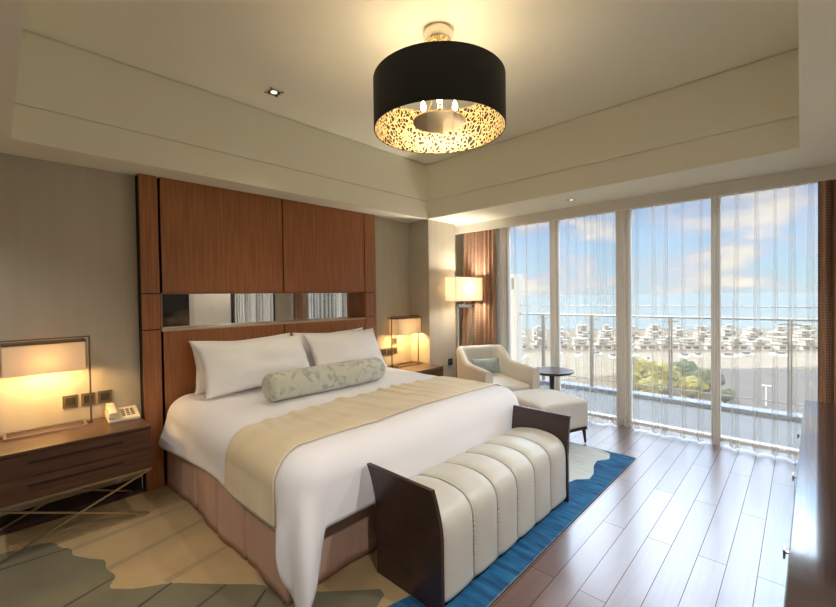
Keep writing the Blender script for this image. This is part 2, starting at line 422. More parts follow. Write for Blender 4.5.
# ------------------------------------------------------------------ bed
BY0, BY1, BX0, BX1, BZ = .95, 3.07, -3.70, -1.84, .725
bed = thing('bed', 'king size bed with a dusty pink valance skirt, standing against the wood headboard panel', 'bed', (-2.75, 2.0, 0))
ox, oy = -2.75, 2.0
obj('bed_base', bx(BX0-ox, BX1-.0-ox, BY0+.04-oy, BY1-.04-oy, .03, .36, bev=.01), M['skirt'], bed)
obj('mattress', bx(BX0-ox, BX1-.02-ox, BY0+.04-oy, BY1-.04-oy, .362, .69, bev=.06, seg=4), M['linen'], bed, smooth=True)
def skirt():
    pts = []
    def run(p, q, n, nrm, phase):
        L = (Vector(q)-Vector(p)).length
        for i in range(n):
            t = i/n; s = t*L
            pl = 0.
            for c in (.62, 1.02, 1.42):
                pl += -.028*exp(-((s-c)/.012)**2)
            w = .010*sin(s*7+phase)+.004*sin(s*23+phase)
            pts.append((p[0]+(q[0]-p[0])*t, p[1]+(q[1]-p[1])*t, nrm, pl, w))
    run((BX0+.0, BY0), (BX1+.03, BY0), 150, (0, -1), .6)
    run((BX1+.03, BY0), (BX1+.03, BY1), 120, (1, 0), 2.)
    run((BX1+.03, BY1), (BX0, BY1), 150, (0, 1), 1.)
    bm = B(); rows = []
    nz = 8
    for (x, y, n, pl, w) in pts:
        r = []
        for k in range(nz+1):
            t = k/nz; z = .015+.46*t; f = (1-t)
            d = pl*(.35+.65*f)+w*f
            r.append(bm.verts.new((x+n[0]*d-ox, y+n[1]*d-oy, z)))
        rows.append(r)
    for a, b in zip(rows[:-1], rows[1:]):
        for k in range(nz): bm.faces.new((a[k], b[k], b[k+1], a[k+1]))
    return obj('bed_skirt', bm, M['skirt'], bed, smooth=True, mods=(('SOLIDIFY', dict(thickness=.006, offset=-1)),))
skirt()

RD = .165
def nz3(x, y, s, seed=0.): return noise.noise(Vector((x*s+seed, y*s-seed, seed*.37)))
def drape(a, b, lift=0., wr=1.):
    """cloth coordinates (a along the bed, b across) -> a point on the draped bed surface"""
    x0, x1 = BX0-.3, BX1-.01; y0, y1 = BY0+RD-.02, BY1-RD+.02
    cx = min(a, x1-RD*.0); da = max(0., a-x1)
    cb = min(max(b, y0), y1); db = b-cb
    d = hypot(da, db)
    top = BZ+lift+wr*.010*nz3(a, b, 2.2, 3.)+wr*.004*nz3(a, b, 7., 9.)
    # a little crowned in the middle
    top += .012*max(0, 1-abs((b-2.0)/1.05)**2)
    if d < 1e-9: return Vector((cx, cb, top))
    nx, ny = da/d, db/d
    corner = (2*abs(nx*ny))
    L = RD*pi/2
    r = RD+lift
    if d < L:
        th = d/RD; out = r*sin(th); dz = RD*(1-cos(th))
    else:
        e = d-L
        ramp = min(1, e/.12); ramp = ramp*ramp*(3-2*ramp)
        ph = atan2(abs(db), da)
        out = r+e*.05+corner**1.3*.42*e*max(.25, 1-e/.62); dz = RD+e
        out += ramp*ny*ny*(.012*sin(a*5.5+1.)+.010*nz3(a, 0, 3.2, 1.3))+ny*ny*e*.35*exp(-((a+3.62)/.28)**2)
        out += ramp*nx*nx*.006*sin(b*6)
        out += corner*e*.14*sin(ph*6-1.2)
    return Vector((cx+nx*out, cb+ny*out, top-dz))

def drop_at(a):      # sheet overhang along the side
    return RD*pi/2+.235+.012*sin(a*4.)+.03*max(0, (a+2.0))
def duvet():
    bm = B()
    na, nb = 110, 130
    sd = RD*pi/2+.185
    x1 = BX1-.01
    def fn(u, v):
        a = -3.64+(x1+sd+3.64)*u
        b0 = BY0+RD-.02-sd; b1 = BY1-RD+.02+sd
        b = b0+(b1-b0)*v
        # the corners hang longer and end rounded
        yl, yh = BY0+RD-.02, BY1-RD+.02
        da = max(0., a-x1); db = max(0., yl-b, b-yh)
        if da > 0 and db > 0:
            t = max(da, db); ph = atan2(db, da); dd = t*(1+.78*(t/sd)*sin(2*ph)**1.3)
            da, db = dd*cos(ph), dd*sin(ph)
            a = x1+da; b = yh+db if b > 2 else yl-db
        return drape(a, b)
    grid(bm, fn, na, nb)
    o = obj('duvet', bm, M['linen'], None, smooth=True, mods=(('SOLIDIFY', dict(thickness=.014, offset=-1)),))
    return tag(o, 'white duvet spread over the bed, hanging down at its sides and corner', 'duvet')
duvet()

def runner():
    bm = B()
    y0 = BY0+RD-.02; y1 = BY1-RD+.02
    d = RD*pi/2+.17
    def fn(u, v):
        b = (y0-d)+(y1-y0+2*d)*v
        e = max(0, y0-b, b-y1)/d
        a = -2.47+.58*u+.03*sin(b*1.4)*(1-u)
        if e > 0 and b < 2: a += .05*e*(u)         # foot edge kicks out a little at the hang
        p = drape(a, b, .007)
        # gathered wrinkles that run from the head edge
        if b > 1.02:
            w = max(0, 1-abs(b-2)/1.1)**.3
            wv = sin(b*34+4.5*nz3(a*.6, b, 2.2, 5)+(u*7.0)*sin(b*2.3+.5))
            p.z += .027*w*(1-u*.8)*max(0, wv)**1.5*(.35+.9*abs(nz3(a, b, 2.5, 7)))+.004*w*nz3(a*1.5, b*4, 4, 2)
        return p
    grid(bm, fn, 40, 420)
    o = obj('bed_runner', bm, M['runner'], None, smooth=True, mods=(('SOLIDIFY', dict(thickness=.004, offset=1)),))
    return tag(o, 'wrinkled gold satin runner laid across the white duvet', 'bed runner')
runner()

def pillow_bm(w, h, t, seed, sag=.0, flange=.018):
    bm = B(); n = 30
    def side(sgn):
        def fn(u, v):
            x = (u-.5)*2; y = (v-.5)*2
            pinch = 1-.13*(1-x*x)*abs(y)**2.5; pinch2 = 1-.07*(1-y*y)*abs(x)**2.5
            px = x*w/2*pinch2; py = y*h/2*pinch
            th = max(0., (1-abs(x)**2.4))**.75*max(0., (1-abs(y)**2.4))**.75
            th = th*t/2*(1+.14*nz3(x*1.3, y*1.3, 1.7, seed))
            return Vector((px+.008*nz3(x, y, 2.1, seed+4), th*sgn+.004*sgn, py+.01*nz3(x, y, 1.6, seed+8)-sag*(1-abs(x))*max(0, y)))
        return fn
    grid(bm, side(1), n, n); grid(bm, side(-1), n, n)
    bmesh.ops.remove_doubles(bm, verts=bm.verts, dist=.0005)
    # close rim
    return bm
def pillow(label, loc, w, h, t, seed, lean, rz=0., roll=0.):
    bm = pillow_bm(w, h, t, seed)
    o = obj('pillow', bm, M['pillow'], None, smooth=True, mods=(('SOLIDIFY', dict(thickness=.004, offset=-1)),))
    o.location = loc
    # local: width x, thickness y, height z.  Stand across the bed (width along world Y), leaning back to -X
    o.rotation_euler = (Matrix.Rotation(rz, 3, 'Z') @ Matrix.Rotation(radians(90), 3, 'Z') @ Matrix.Rotation(lean, 3, 'X') @ Matrix.Rotation(roll, 3, 'Y')).to_euler()
    return tag(o, label, 'pillow', None)
pillow('half hidden white pillow against the wood panel, on the telephone side of the bed', (-3.575, 1.55, .945), .90, .44, .16, 2., radians(-14), 0, 0)
pillow('half hidden white pillow against the wood panel, on the window side of the bed', (-3.575, 2.46, .945), .88, .44, .16, 5., radians(-14), 0, 0)
pillow('plump white pillow leaning in front, on the telephone side of the bed', (-3.365, 1.565, .948), .98, .47, .32, 11., radians(-31), radians(2))
pillow('plump white pillow leaning in front, on the window side of the bed, behind the bolster', (-3.365, 2.49, .948), .86, .47, .30, 17., radians(-31), radians(-2))

def bolster():
    r, L = .104, 1.05
    t = thing('bolster', 'long sage green damask bolster cushion lying in front of the white pillows', 'bolster', (-2.815, 1.90, BZ+r+.018), radians(90))
    prof = [(r*.55, -L/2-.012), (r*.8, -L/2-.008), (r*.93, -L/2), (r, -L/2+.02), (r*1.02, -L/4), (r*1.03, 0), (r*1.02, L/4), (r, L/2-.02), (r*.93, L/2), (r*.8, L/2+.008), (r*.55, L/2+.012)]
    bm = lathe(B(), prof, 40)
    bmesh.ops.rotate(bm, verts=bm.verts, cent=(0, 0, 0), matrix=Matrix.Rotation(radians(90), 3, 'Y'))
    for v in bm.verts: v.co += Vector((0, .003*nz3(v.co.x, v.co.z, 6), .003*nz3(v.co.x, v.co.y, 8)))
    obj('cover', bm, M['damask'], t, smooth=True)
    for s in (-1, 1):
        bm = lathe(B(), [(r*.8, .0), (r*.82, .006), (r*.7, .010), (r*.3, .006), (.02, 0), (0, 0)], 40)
        bmesh.ops.rotate(bm, verts=bm.verts, cent=(0, 0, 0), matrix=Matrix.Rotation(radians(90*s), 3, 'Y'))
        bmesh.ops.translate(bm, verts=bm.verts, vec=(s*(L/2+.006), 0, 0))
        obj('end_cap', bm, M['damask'], t, smooth=True)
bolster()

# ------------------------------------------------------------------ bench
def bench():
    t = thing('bench', 'cream channel-tufted leather bench with dark wood ends standing at the foot of the bed', 'bench', (-1.43, 2.12, 0))
    ox, oy = -1.43, 2.12
    def end(s):
        yi = (1.424 if s < 0 else 2.80)-oy
        th = .022; prof_o = []; prof_i = []
        for k in range(13):
            z = .012+.61*k/12
            f = max(0, (z-.36)/.26); fl = s*((.062 if s < 0 else .035)*f**1.5)
            prof_o.append((yi+s*th+fl, z)); prof_i.append((yi+fl, z))
        return prism(B(), prof_o+prof_i[::-1], 'x', -1.660-ox, -1.205-ox)
    for s in (-1, 1): obj('end_panel', end(s), M['bench_wood'], t, smooth=True, auto=35)
    # seat: waterfall profile from the back over the top and down the front
    P = [(-1.640, .10), (-1.640, .30), (-1.640, .40), (-1.625, .445), (-1.585, .468), (-1.52, .482), (-1.44, .490), (-1.37, .487), (-1.31, .476), (-1.262, .452), (-1.232, .414), (-1.221, .36), (-1.219, .26), (-1.219, .18), (-1.219, .11), (-1.219, .058), (-1.24, .050)]
    # resample smoothly
    def cr(p0, p1, p2, p3, t):
        return tuple(.5*((2*b)+(-a+c)*t+(2*a-5*b+4*c-d)*t*t+(-a+3*b-3*c+d)*t**3) for a, b, c, d in zip(p0, p1, p2, p3))
    Q = []
    for i in range(len(P)-1):
        a = P[max(0, i-1)]; b = P[i]; c = P[i+1]; d = P[min(len(P)-1, i+2)]
        for k in range(4): Q.append(cr(a, b, c, d, k/4))
    Q.append(P[-1])
    nrm = []
    for i in range(len(Q)):
        a = Q[max(0, i-1)]; b = Q[min(len(Q)-1, i+1)]
        dx, dz = b[0]-a[0], b[1]-a[1]; l = hypot(dx, dz); nrm.append((-dz/l, dx/l))
    seams = [1.445, 1.688, 1.912, 2.118, 2.335, 2.555, 2.787]
    seams = [1.426, 1.678, 1.905, 2.118, 2.335, 2.555, 2.799]
    for y0, y1 in zip(seams[:-1], seams[1:]):
        bm = B(); ny = 16; V = []
        for i, (x, z) in enumerate(Q):
            row = []
            for j in range(ny+1):
                tt = j/ny; y = y0+(y1-y0)*tt; q = abs(2*tt-1)
                bul = .013*(1-q**4)-.006*max(0, (q-.94)/.06)
                if i == 0 or i == len(Q)-1: bul *= .3
                row.append(bm.verts.new((x+nrm[i][0]*bul-ox, y-oy, z+nrm[i][1]*bul)))
            V.append(row)
        for a, b in zip(V[:-1], V[1:]):
            for j in range(ny): bm.faces.new((a[j], a[j+1], b[j+1], b[j]))
        for j in (0, ny): bm.faces.new([r[j] for r in V][::1 if j else -1])
        bm.faces.new(V[0]); bm.faces.new(V[-1][::-1])
        obj('seat_channel', bm, M['leather'], t, smooth=True, auto=50)
    for y in seams[1:-1]:   # raised welt along each seam
        bm = B()
        pts = [Vector((x+n[0]*.003-ox, y-oy, z+n[1]*.003)) for (x, z), n in zip(Q, nrm)][8:-2]
        for p, q in zip(pts[:-1], pts[1:]): tube(bm, p, q, .0045, n=6)
        obj('welt', bm, M['leather'], t, smooth=True)
    obj('plinth', bx(-1.61-ox, -1.25-ox, 1.428-oy, 2.797-oy, .012, .1), M['bench_wood'], t)
bench()

# ------------------------------------------------------------------ nightstands
def nightstand(label, x0, x1, y0, y1, zt):
    t = thing('nightstand', label, 'nightstand', (x0, y0, 0))
    W = y1-y0; D = x1-x0
    zb = .33
    obj('case', bx(.0, D-.022, 0.0, W, zb, zt-.022, bev=.002, seg=1), M['ns_wood'], t)
    obj('top', bx(0., D, -.0, W, zt-.022, zt, bev=.003, seg=1), M['ns_wood'], t)
    zm = (zb+zt-.022)/2
    for z0, z1 in ((zb+.002, zm-.002), (zm+.002, zt-.024)):
        d = obj('drawer', bx(D-.022, D-.002, .004, W-.004, z0, z1, bev=.001, seg=1), M['ns_wood'], t)
        zc = z0+.62*(z1-z0)
        obj('pull', bx(D-.0025, D+.0015, W*.21, W*.79, zc-.008, zc+.008), M['veneer_dark'], d)
    for x in (D-.012, .03):
        bm = B()
        bar(bm, (x, .005, zb-.008), (x, W-.005, zb-.008), .013)
        bar(bm, (x, .01, zb-.01), (x, W-.03, .0145), .011)
        bar(bm, (x+.0005, W-.01, zb-.01), (x+.0005, .03, .0145), .011)
        obj('cross_brace', bm, M['brushed'], t)
    return t
nightstand('brown wood nightstand with two drawers and crossed metal legs, holding the telephone', XW+.015, -3.293, -.045, .75, .626)
nightstand('dark wood nightstand between the bed and the pier by the armchair', XW+.015, -3.24, 3.205, 3.865, .626)

# table lamps
def table_lamp(label, x, y, z):
    t = thing('table_lamp', label, 'lamp', (x, y, z))
    bm = B()
    for yy in (-.2, .2): bar(bm, (-.085, yy, .008), (.085, yy, .008), .016, .014)
    for xx in (-.078, .078): bar(bm, (xx, -.2, .008), (xx, .2, .008), .016, .014)
    obj('base_frame', bm, M['brushed'], t)
    bm = B()
    for s in (-1, 1):
        bar(bm, (0, s*.235, .0), (0, s*.235, .625), .010); bar(bm, (0, s*.2, .008), (0, s*.24, .008), .01)
    bar(bm, (0, -.24, .622), (0, .24, .622), .010)
    obj('post_frame', bm, M['bronze'], t)
    bm = B()   # four fabric walls
    a, b, z0, z1, th = .085, .205, .40, .595, .003
    box(bm, a-th, a, -b, b, z0, z1); box(bm, -a, -a+th, -b, b, z0, z1); box(bm, -a, a, -b, -b+th, z0, z1); box(bm, -a, a, b-th, b, z0, z1)
    obj('lamp_shade', bm, M['shade_cream'], t)
    bm = B()
    box(bm, a-.012, a+.003, -b-.003, b+.003, .593, .606); box(bm, -a-.003, -a+.012, -b-.003, b+.003, .593, .606)
    box(bm, -a, a, -b-.003, -b+.012, .593, .606); box(bm, -a, a, b-.012, b+.003, .593, .606); box(bm, -.012, .012, -b, b, .596, .606)
    obj('top_trim', bm, M['bronze'], t)
    obj('top_diffuser', bx(-a+.004, a-.004, -b+.004, b-.004, .588, .592), M['shade_cream'], t)
    for yy in (-.09, .09): obj('bulb_holder', tube(B(), (0, yy, .587), (0, yy, .54), .012), M['bronze'], t)
    for yy in (-.09, .09):
        bm = B(); bmesh.ops.create_uvsphere(bm, u_segments=12, v_segments=8, radius=.022, matrix=Matrix.Translation((0, yy, .525)))
        obj('bulb', bm, M['bulb'], t, smooth=True)
    return t
LAMP1 = (-3.69, .237, .626); LAMP2 = (-3.67, 3.625, .626)
table_lamp('table lamp with a long cream box shade beside the telephone', *LAMP1)
table_lamp('table lamp with a cream box shade in the niche beyond the bed, by the pier', *LAMP2)

# telephone
def phone():
    t = thing('telephone', 'cream desk telephone with its handset on, standing on the corner of the nightstand', 'telephone', (-3.665, .652, .626), radians(-4))
    t.scale = (1.08, 1.08, 1.1)
    prof = [(-.11, 0), (.11, 0), (.11, .018), (-.08, .055), (-.11, .05)]
    obj('body', prism(B(), prof, 'y', -.088, .088), M['phone'], t, mods=(('BEVEL', dict(width=.005, segments=2)),))
    bm = B()
    for i in range(4):
        for j in range(3):
            x = .055-.03*i; zz = .055-(x+.08)*.195+.001
            box(bm, x-.009, x+.009, -.008+.026*j, .010+.026*j, zz-.003, zz+.003)
    obj('keypad', bm, M['phone_dark'], t)
    h = obj('handset', bx(-.105, .1, -.085, -.037, .062, .084, bev=.01, seg=3, M=Matrix.Rotation(radians(9), 4, 'Y')), M['phone'], t, smooth=True)
    for a, b, c in ((-.105, -.05, .042), (.05, .1, .035)): obj('handset_cup', bx(a, b, -.087, -.035, c, .07, bev=.01, seg=3, M=Matrix.Rotation(radians(9), 4, 'Y')), M['phone'], h, smooth=True)
phone()

# sockets on the wall
def socket(label, y, z, group=None, x=XW, w=.084, h=.09, m=None):
    t = thing('wall_socket', label, 'socket', (x, y, z), 0, group)
    obj('plate', bx(.0, .008, -w/2, w/2, -h/2, h/2, bev=.002), m or M['bronze'], t)
    obj('insert', bx(.007, .010, -w*.32, w*.32, -h*.3, h*.3), mat('socket_insert', srgb(70, 62, 52), .4) if 'si' not in M else M['si'], t)
M['si'] = mat('socket_insert', srgb(64, 56, 46), .4)
socket('bronze wall socket plate under the lamp shade by the telephone, farthest from the phone', .373, .778)
socket('bronze wall socket plate crossed by the thin post of the lamp beside the telephone', .474, .777)
socket('bronze wall socket plate just above the telephone', .572, .777)
for k in range(4):
    socket(('bronze socket plate in the row beyond the bed, next to the wood panel', 'second bronze socket plate from the wood panel, in the row beyond the bed',
            'third bronze socket plate from the wood panel, in the row beyond the bed', 'bronze socket plate ending the row beyond the bed, under the single raised one')[k], 3.29+.095*k, .80)
socket('single bronze socket plate above the row of sockets beyond the bed', 3.575, .925)
socket('black socket plate low on the pier beside the armchair', 4.28, .60, None, -3.47, .09, .09, M['black'])

# ------------------------------------------------------------------ pendant lamp
def pendant():
    t = thing('pendant_lamp', 'large black drum pendant lamp with a gold spotted lining hanging from the ceiling', 'lamp', (-1.665, 1.975, ZC))
    R, zt, zb = .413, -.318, -.626
    obj('canopy', lathe(B(), [(0, 0), (.085, 0), (.092, -.02), (.092, -.05), (.085, -.075), (0, -.08)], 40), M['chrome'], t, smooth=True, auto=40)
    bm = B(); tube(bm, (0, 0, -.07), (0, 0, -.56), .012)
    for k in range(3):
        a = 2*pi*k/3+.4; tube(bm, (0, 0, zt-.02), ((R-.006)*cos(a), (R-.006)*sin(a), zt-.02), .005)
    obj('stem', bm, M['chrome'], t, smooth=True, auto=40)
    sh = obj('lamp_shade', lathe(B(), [(R, zb), (R, zt), (R-.004, zt), (R-.004, zb)], 96, close=True), M['shade_black'], t, smooth=True, auto=40)
    obj('lining', lathe(B(), [(R-.005, zb+.002), (R-.005, zt-.002), (R-.007, zt-.002), (R-.007, zb+.002)], 96, close=True), M['leopard'], sh, smooth=True, auto=40)
    bm = lathe(B(), [(0, -.572), (.166, -.572), (.166, -.562), (.0, -.562)], 64)
    obj('disc', bm, M['chrome'], t, smooth=True, auto=40)
    for k in range(4):
        a = pi/2*k+.75; x, y = .10*cos(a), .10*sin(a)
        bm = B(); tube(bm, (x, y, -.562), (x, y, -.50), .012); c = obj('candle', bm, M['chrome'], t, smooth=True, auto=40)
        obj('bulb', lathe(B(), [(0, -.50), (.013, -.495), (.017, -.475), (.012, -.452), (0, -.432)], 12, x, y), M['bulb'], c, smooth=True)
pendant()

# downlights
def downlight(label, x, y, z, s=.05):
    t = thing('downlight', label, 'ceiling light', (x, y, z))
    bm = B()
    for a in ((-s, s, -s, -s+.012), (-s, s, s-.012, s), (-s, -s+.012, -s, s), (s-.012, s, -s, s)): box(bm, a[0], a[1], a[2], a[3], -.006, -.0005)
    obj('trim_ring', bm, M['chrome'], t)
    obj('recess', bx(-s+.011, s-.011, -s+.011, s-.011, -.003, -.0008), M['black'], t)
    obj('lens', lathe(B(), [(0, -.006), (s*.45, -.006), (s*.45, -.003), (0, -.003)], 24), emit_mat('downlight_lens', (1, .85, .6), 1.1), t)
downlight('square recessed downlight in the raised ceiling near the headboard side', -3.10, 1.61, ZC, .055)
downlight('small recessed downlight in the low soffit in front of the window', -1.74, 4.17, ZS, .035)

FILL_SPOTS = [(.30, .6), (.30, 1.9), (.30, 3.2), (-.6, -.5), (-1.8, -.5), (-3.0, -.5)]  # unseen downlights added as fill for the room
for k, (x, y) in enumerate(FILL_SPOTS):
    downlight('unseen added fill downlight in the low soffit ' + ('over the console, beside the headboard end', 'over the middle of the console', 'over the console, nearest the window',
              'near the entrance, console side', 'near the entrance, in the middle', 'near the entrance, headboard side')[k], x, y, ZS, .05)
# ------------------------------------------------------------------ floor lamp
def floor_lamp():
    x, y = -3.29, 4.38
    t = thing('floor_lamp', 'floor lamp with a white box shade standing in the corner behind the armchair', 'lamp', (x, y, 0))
    obj('base', bx(-.07, .07, -.20, .20, 0, .02, bev=.003), M['silver'], t)
    bm = B()
    for s in (-1, 1): bar(bm, (0, s*.165, .02), (0, s*.165, 1.37), .034)
    bar(bm, (0, -.177, 1.36), (0, .177, 1.36), .034); bar(bm, (0, -.12, .3), (0, .12, .3), .012)
    obj('post_frame', bm, M['silver'], t)
    bm = B(); tube(bm, (0, 0, 1.37), (0, 0, 1.50), .01); obj('stem', bm, M['silver'], t)
    bm = B(); a, b, z0, z1, th = .085, .30, 1.43, 1.742, .003
    box(bm, a-th, a, -b, b, z0, z1); box(bm, -a, -a+th, -b, b, z0, z1); box(bm, -a, a, -b, -b+th, z0, z1); box(bm, -a, a, b-th, b, z0, z1)
    obj('lamp_shade', bm, M['shade_white'], t)
    bm = B(); bmesh.ops.create_uvsphere(bm, u_segments=14, v_segments=10, radius=.03, matrix=Matrix.Translation((0, 0, 1.54)))
    obj('bulb', bm, M['bulb'], t, smooth=True)
floor_lamp()

# ------------------------------------------------------------------ curtains
def curtain(label, x0, x1, y, z0, z1, n, amp, tie=0.):
    bm = B(); uvl = bm.loops.layers.uv.new('UV')
    nu, nv = n*14, 24; W = x1-x0
    V = []
    for i in range(nu+1):
        u = i/nu; col_ = []
        for j in range(nv+1):
            v = j/nv; z = z0+(z1-z0)*v
            ph = 2*pi*n*u
            fl = .75+.35*(1-v)
            xx = x0+W*(u+.018*sin(ph*.5+1)*(1-v)*.8)-tie*(1-v)*(1-u)
            yy = y+amp*fl*(sin(ph+.5*sin(ph*.37+2))+.25*sin(2.3*ph+1.))
            col_.append((bm.verts.new((xx, yy, z)), (u*W*2.2, z)))
        V.append(col_)
    for i in range(nu):
        for j in range(nv):
            f = bm.faces.new((V[i][j][0], V[i+1][j][0], V[i+1][j+1][0], V[i][j+1][0]))
            for l, q in zip(f.loops, (V[i][j], V[i+1][j], V[i+1][j+1], V[i][j+1])): l[uvl].uv = q[1]
    o = obj('curtain', bm, M['curtain'], None, smooth=True, mods=(('SOLIDIFY', dict(thickness=.003, offset=0)),))
    return tag(o, label, 'curtain')
curtain('brown woven curtain gathered in the corner behind the white floor lamp', -3.62, -3.07, 4.80, .015, 2.478, 8, .035, .10)
curtain('brown woven curtain gathered at the console end of the window', .10, .53, 4.72, .015, 2.478, 7, .035)

def sheer(label, x0, x1, y, z0, z1, folds, seed):
    rnd = random.Random(seed)
    bm = B(); nu, nv = int((x1-x0)*300), 16
    def fn(u, v):
        x = x0+(x1-x0)*u; z = z0+(z1-z0)*v
        yy = y+.006*sin(x*9+seed)+.014*(1-v)*sin(x*5.2+seed*2)
        for xi, w, a, dr in folds:
            w_ = w*(.45+1.0*(1-v)**.8); q = (x-xi-dr*(1-v))/w_
            if abs(q) < 4: yy -= a*exp(-q*q)*(.7+.5*(1-v))
        return Vector((x, yy, z))
    grid(bm, fn, nu, nv)
    o = obj('sheer_curtain', bm, M['sheer'], None, smooth=True)
    # hem: doubled cloth band along the bottom
    bm = B()
    def fh(u, v):
        p = fn(u, v*.075/(z1-z0)); p.y -= .002; return p
    grid(bm, fh, nu, 2)
    obj('hem', bm, M['sheer'], o, smooth=True)
    return tag(o, label, 'sheer curtain')
rf = random.Random(3)
FL = [(-2.93, .02, .05, 0), (-2.80, .012, .05, .01), (-2.62, .012, .06, -.01), (-2.46, .016, .05, .02), (-2.22, .012, .06, .01), (-2.07, .018, .06, -.02), (-1.97, .012, .05, .01),
      (-1.86, .014, .06, 0), (-1.78, .02, .07, .01), (-1.71, .022, .08, 0), (-1.64, .022, .07, -.01)]
sheer('white sheer curtain panel over the window half behind the armchair', -3.09, -1.60, 4.87, .012, 2.478, FL, 1)
FR = [(-1.53, .016, .05, 0), (-1.42, .012, .05, .01), (-1.30, .014, .06, -.01), (-1.14, .016, .05, .02), (-1.02, .014, .06, -.02), (-.88, .010, .05, .01), (-.72, .012, .06, -.01), (-.60, .014, .05, 0),
      (-.44, .016, .06, -.02), (-.30, .016, .06, .01), (-.17, .010, .05, 0), (-.06, .018, .06, .01), (.06, .02, .06, 0)]
sheer('white sheer curtain panel over the window half beside the console', -1.60, .14, 4.86, .012, 2.478, FR, 2)

# ------------------------------------------------------------------ armchair, ottoman, side table
def soft_box(bm, x0, x1, y0, y1, z0, z1, r, seg=4, M=None, crown=0.):
    box(bm, x0, x1, y0, y1, z0, z1, bev=r, seg=seg, M=M)
    return bm
def armchair():
    t = thing('armchair', 'cream upholstered tub armchair standing between the bed and the window', 'armchair', (-2.705, 4.175, .0085), radians(-30))
    D, W = .92, .67   # local x forward
    xb, xf = -D/2, D/2
    # one continuous back and arms: outline swept in plan, height falling from back to arm fronts
    path = []
    hw = W/2; th = .085
    def plan(s):     # s in 0..1 around from one arm front to the other, U shape
        L1 = D-.16; rr = .16; L2 = W-2*rr
        tot = 2*L1+2*(pi/2*rr)+L2; d = s*tot
        if d < L1: return Vector((xf-d, -hw)), Vector((0, -1))
        d -= L1
        if d < pi/2*rr:
            a = d/rr; return Vector((xb+rr-rr*sin(a), -hw+rr-rr*cos(a))), Vector((-sin(a), -cos(a)))
        d -= pi/2*rr
        if d < L2: return Vector((xb, -hw+rr+d)), Vector((-1, 0))
        d -= L2
        if d < pi/2*rr:
            a = d/rr; return Vector((xb+rr-rr*cos(a), hw-rr+rr*sin(a))), Vector((-cos(a), sin(a)))
        d -= pi/2*rr
        return Vector((xb+rr+d, hw)), Vector((0, 1))
    def height(p):
        q = (p.x-xb)/D
        if q < .13: return .83
        if q > .40: return .672-.012*(q-.4)/.6
        k = (q-.13)/.27; k = k*k*(3-2*k); return .83+(.672-.83)*k
    bm = B(); n = 72; rows = []
    for i in range(n+1):
        p, nr = plan(i/n); h = height(p); r = .028
        lean = .05*max(0, (h-.655)/.175)
        sec = []
        def P(off, z):
            q = p-nr*off+Vector((-lean*(z/h), 0)); return (q.x, q.y, z)
        sec = [P(.012, .14), P(.004, .3), P(0, h-.05), P(.008, h-.02), P(.028, h), P(th-.028, h), P(th-.008, h-.02), P(th, h-.05), P(th+.01, .40), P(th+.01, .14)]
        rows.append([bm.verts.new(q) for q in sec])
    for a, b in zip(rows[:-1], rows[1:]):
        for k in range(len(a)):
            j = (k+1) % len(a); bm.faces.new((a[k], a[j], b[j], b[k]))
    bm.faces.new(rows[0]); bm.faces.new(rows[-1][::-1])
    obj('back_and_arms', bm, M['uphol'], t, smooth=True, auto=50)
    obj('seat_deck', bx(xb+.10, xf-.03, -hw+.09, hw-.09, .14, .34, bev=.01), M['uphol'], t)
    bm = bx(xb+.11, xf+.0, -hw+.10, hw-.10, .34, .49, bev=.045, seg=5)
    obj('seat_cushion', bm, M['uphol'], t, smooth=True)
    for sx in (-1, 1):
        for sy in (-1, 1):
            bm = B(); tube(bm, (sx*(D/2-.06), sy*(hw-.06), .15), (sx*(D/2-.05), sy*(hw-.05), 0), .022, .012, 10)
            obj('leg', bm, M['dark_wood'], t, smooth=True, auto=40)
armchair()
def lumbar():
    bm = pillow_bm(.40, .20, .11, 23.)
    o = obj('lumbar_cushion', bm, M['cushion'], None, smooth=True, mods=(('SOLIDIFY', dict(thickness=.004, offset=-1)),))
    c = Vector((-2.69, 4.17)); f = Vector((cos(radians(-30)), sin(radians(-30))))
    p = c-f*.235
    o.location = (p.x, p.y, .605)
    o.rotation_euler = (Matrix.Rotation(radians(60), 3, 'Z') @ Matrix.Rotation(radians(-20), 3, 'X')).to_euler()
    tag(o, 'grey green lumbar cushion propped on the seat of the armchair', 'cushion')
lumbar()

def ottoman():
    rz = radians(-20)
    fw = Vector((cos(rz), sin(rz))); lt = Vector((-sin(rz), cos(rz)))
    L, W = .63, .62
    corner = Vector((-1.54, 4.09))
    c = corner-fw*L/2-lt*W/2
    t = thing('ottoman', 'wide cream upholstered ottoman with dark tapered legs in front of the armchair', 'ottoman', (c.x, c.y, .0085), rz)
    bm = B(); n = 24
    box(bm, -L/2, L/2, -W/2, W/2, .16, .43, bev=.03, seg=4)
    bmesh.ops.subdivide_edges(bm, edges=[e for e in bm.edges if e.calc_length() > .3], cuts=9, use_grid_fill=True)
    for v in bm.verts:
        k = max(0, 1-(2*v.co.x/L)**2)*max(0, 1-(2*v.co.y/W)**2)
        if v.co.z > .38: v.co.z += .045*k**.6
    obj('cushion', bm, M['uphol'], t, smooth=True, auto=60)
    obj('base_frame', bx(-L/2+.01, L/2-.01, -W/2+.01, W/2-.01, .135, .162, bev=.003), M['dark_wood'], t)
    for sx in (-1, 1):
        for sy in (-1, 1):
            bm = B(); tube(bm, (sx*(L/2-.035), sy*(W/2-.035), .14), (sx*(L/2-.025), sy*(W/2-.025), 0), .02, .010, 10)
            obj('leg', bm, M['dark_wood'], t, smooth=True, auto=40)
ottoman()

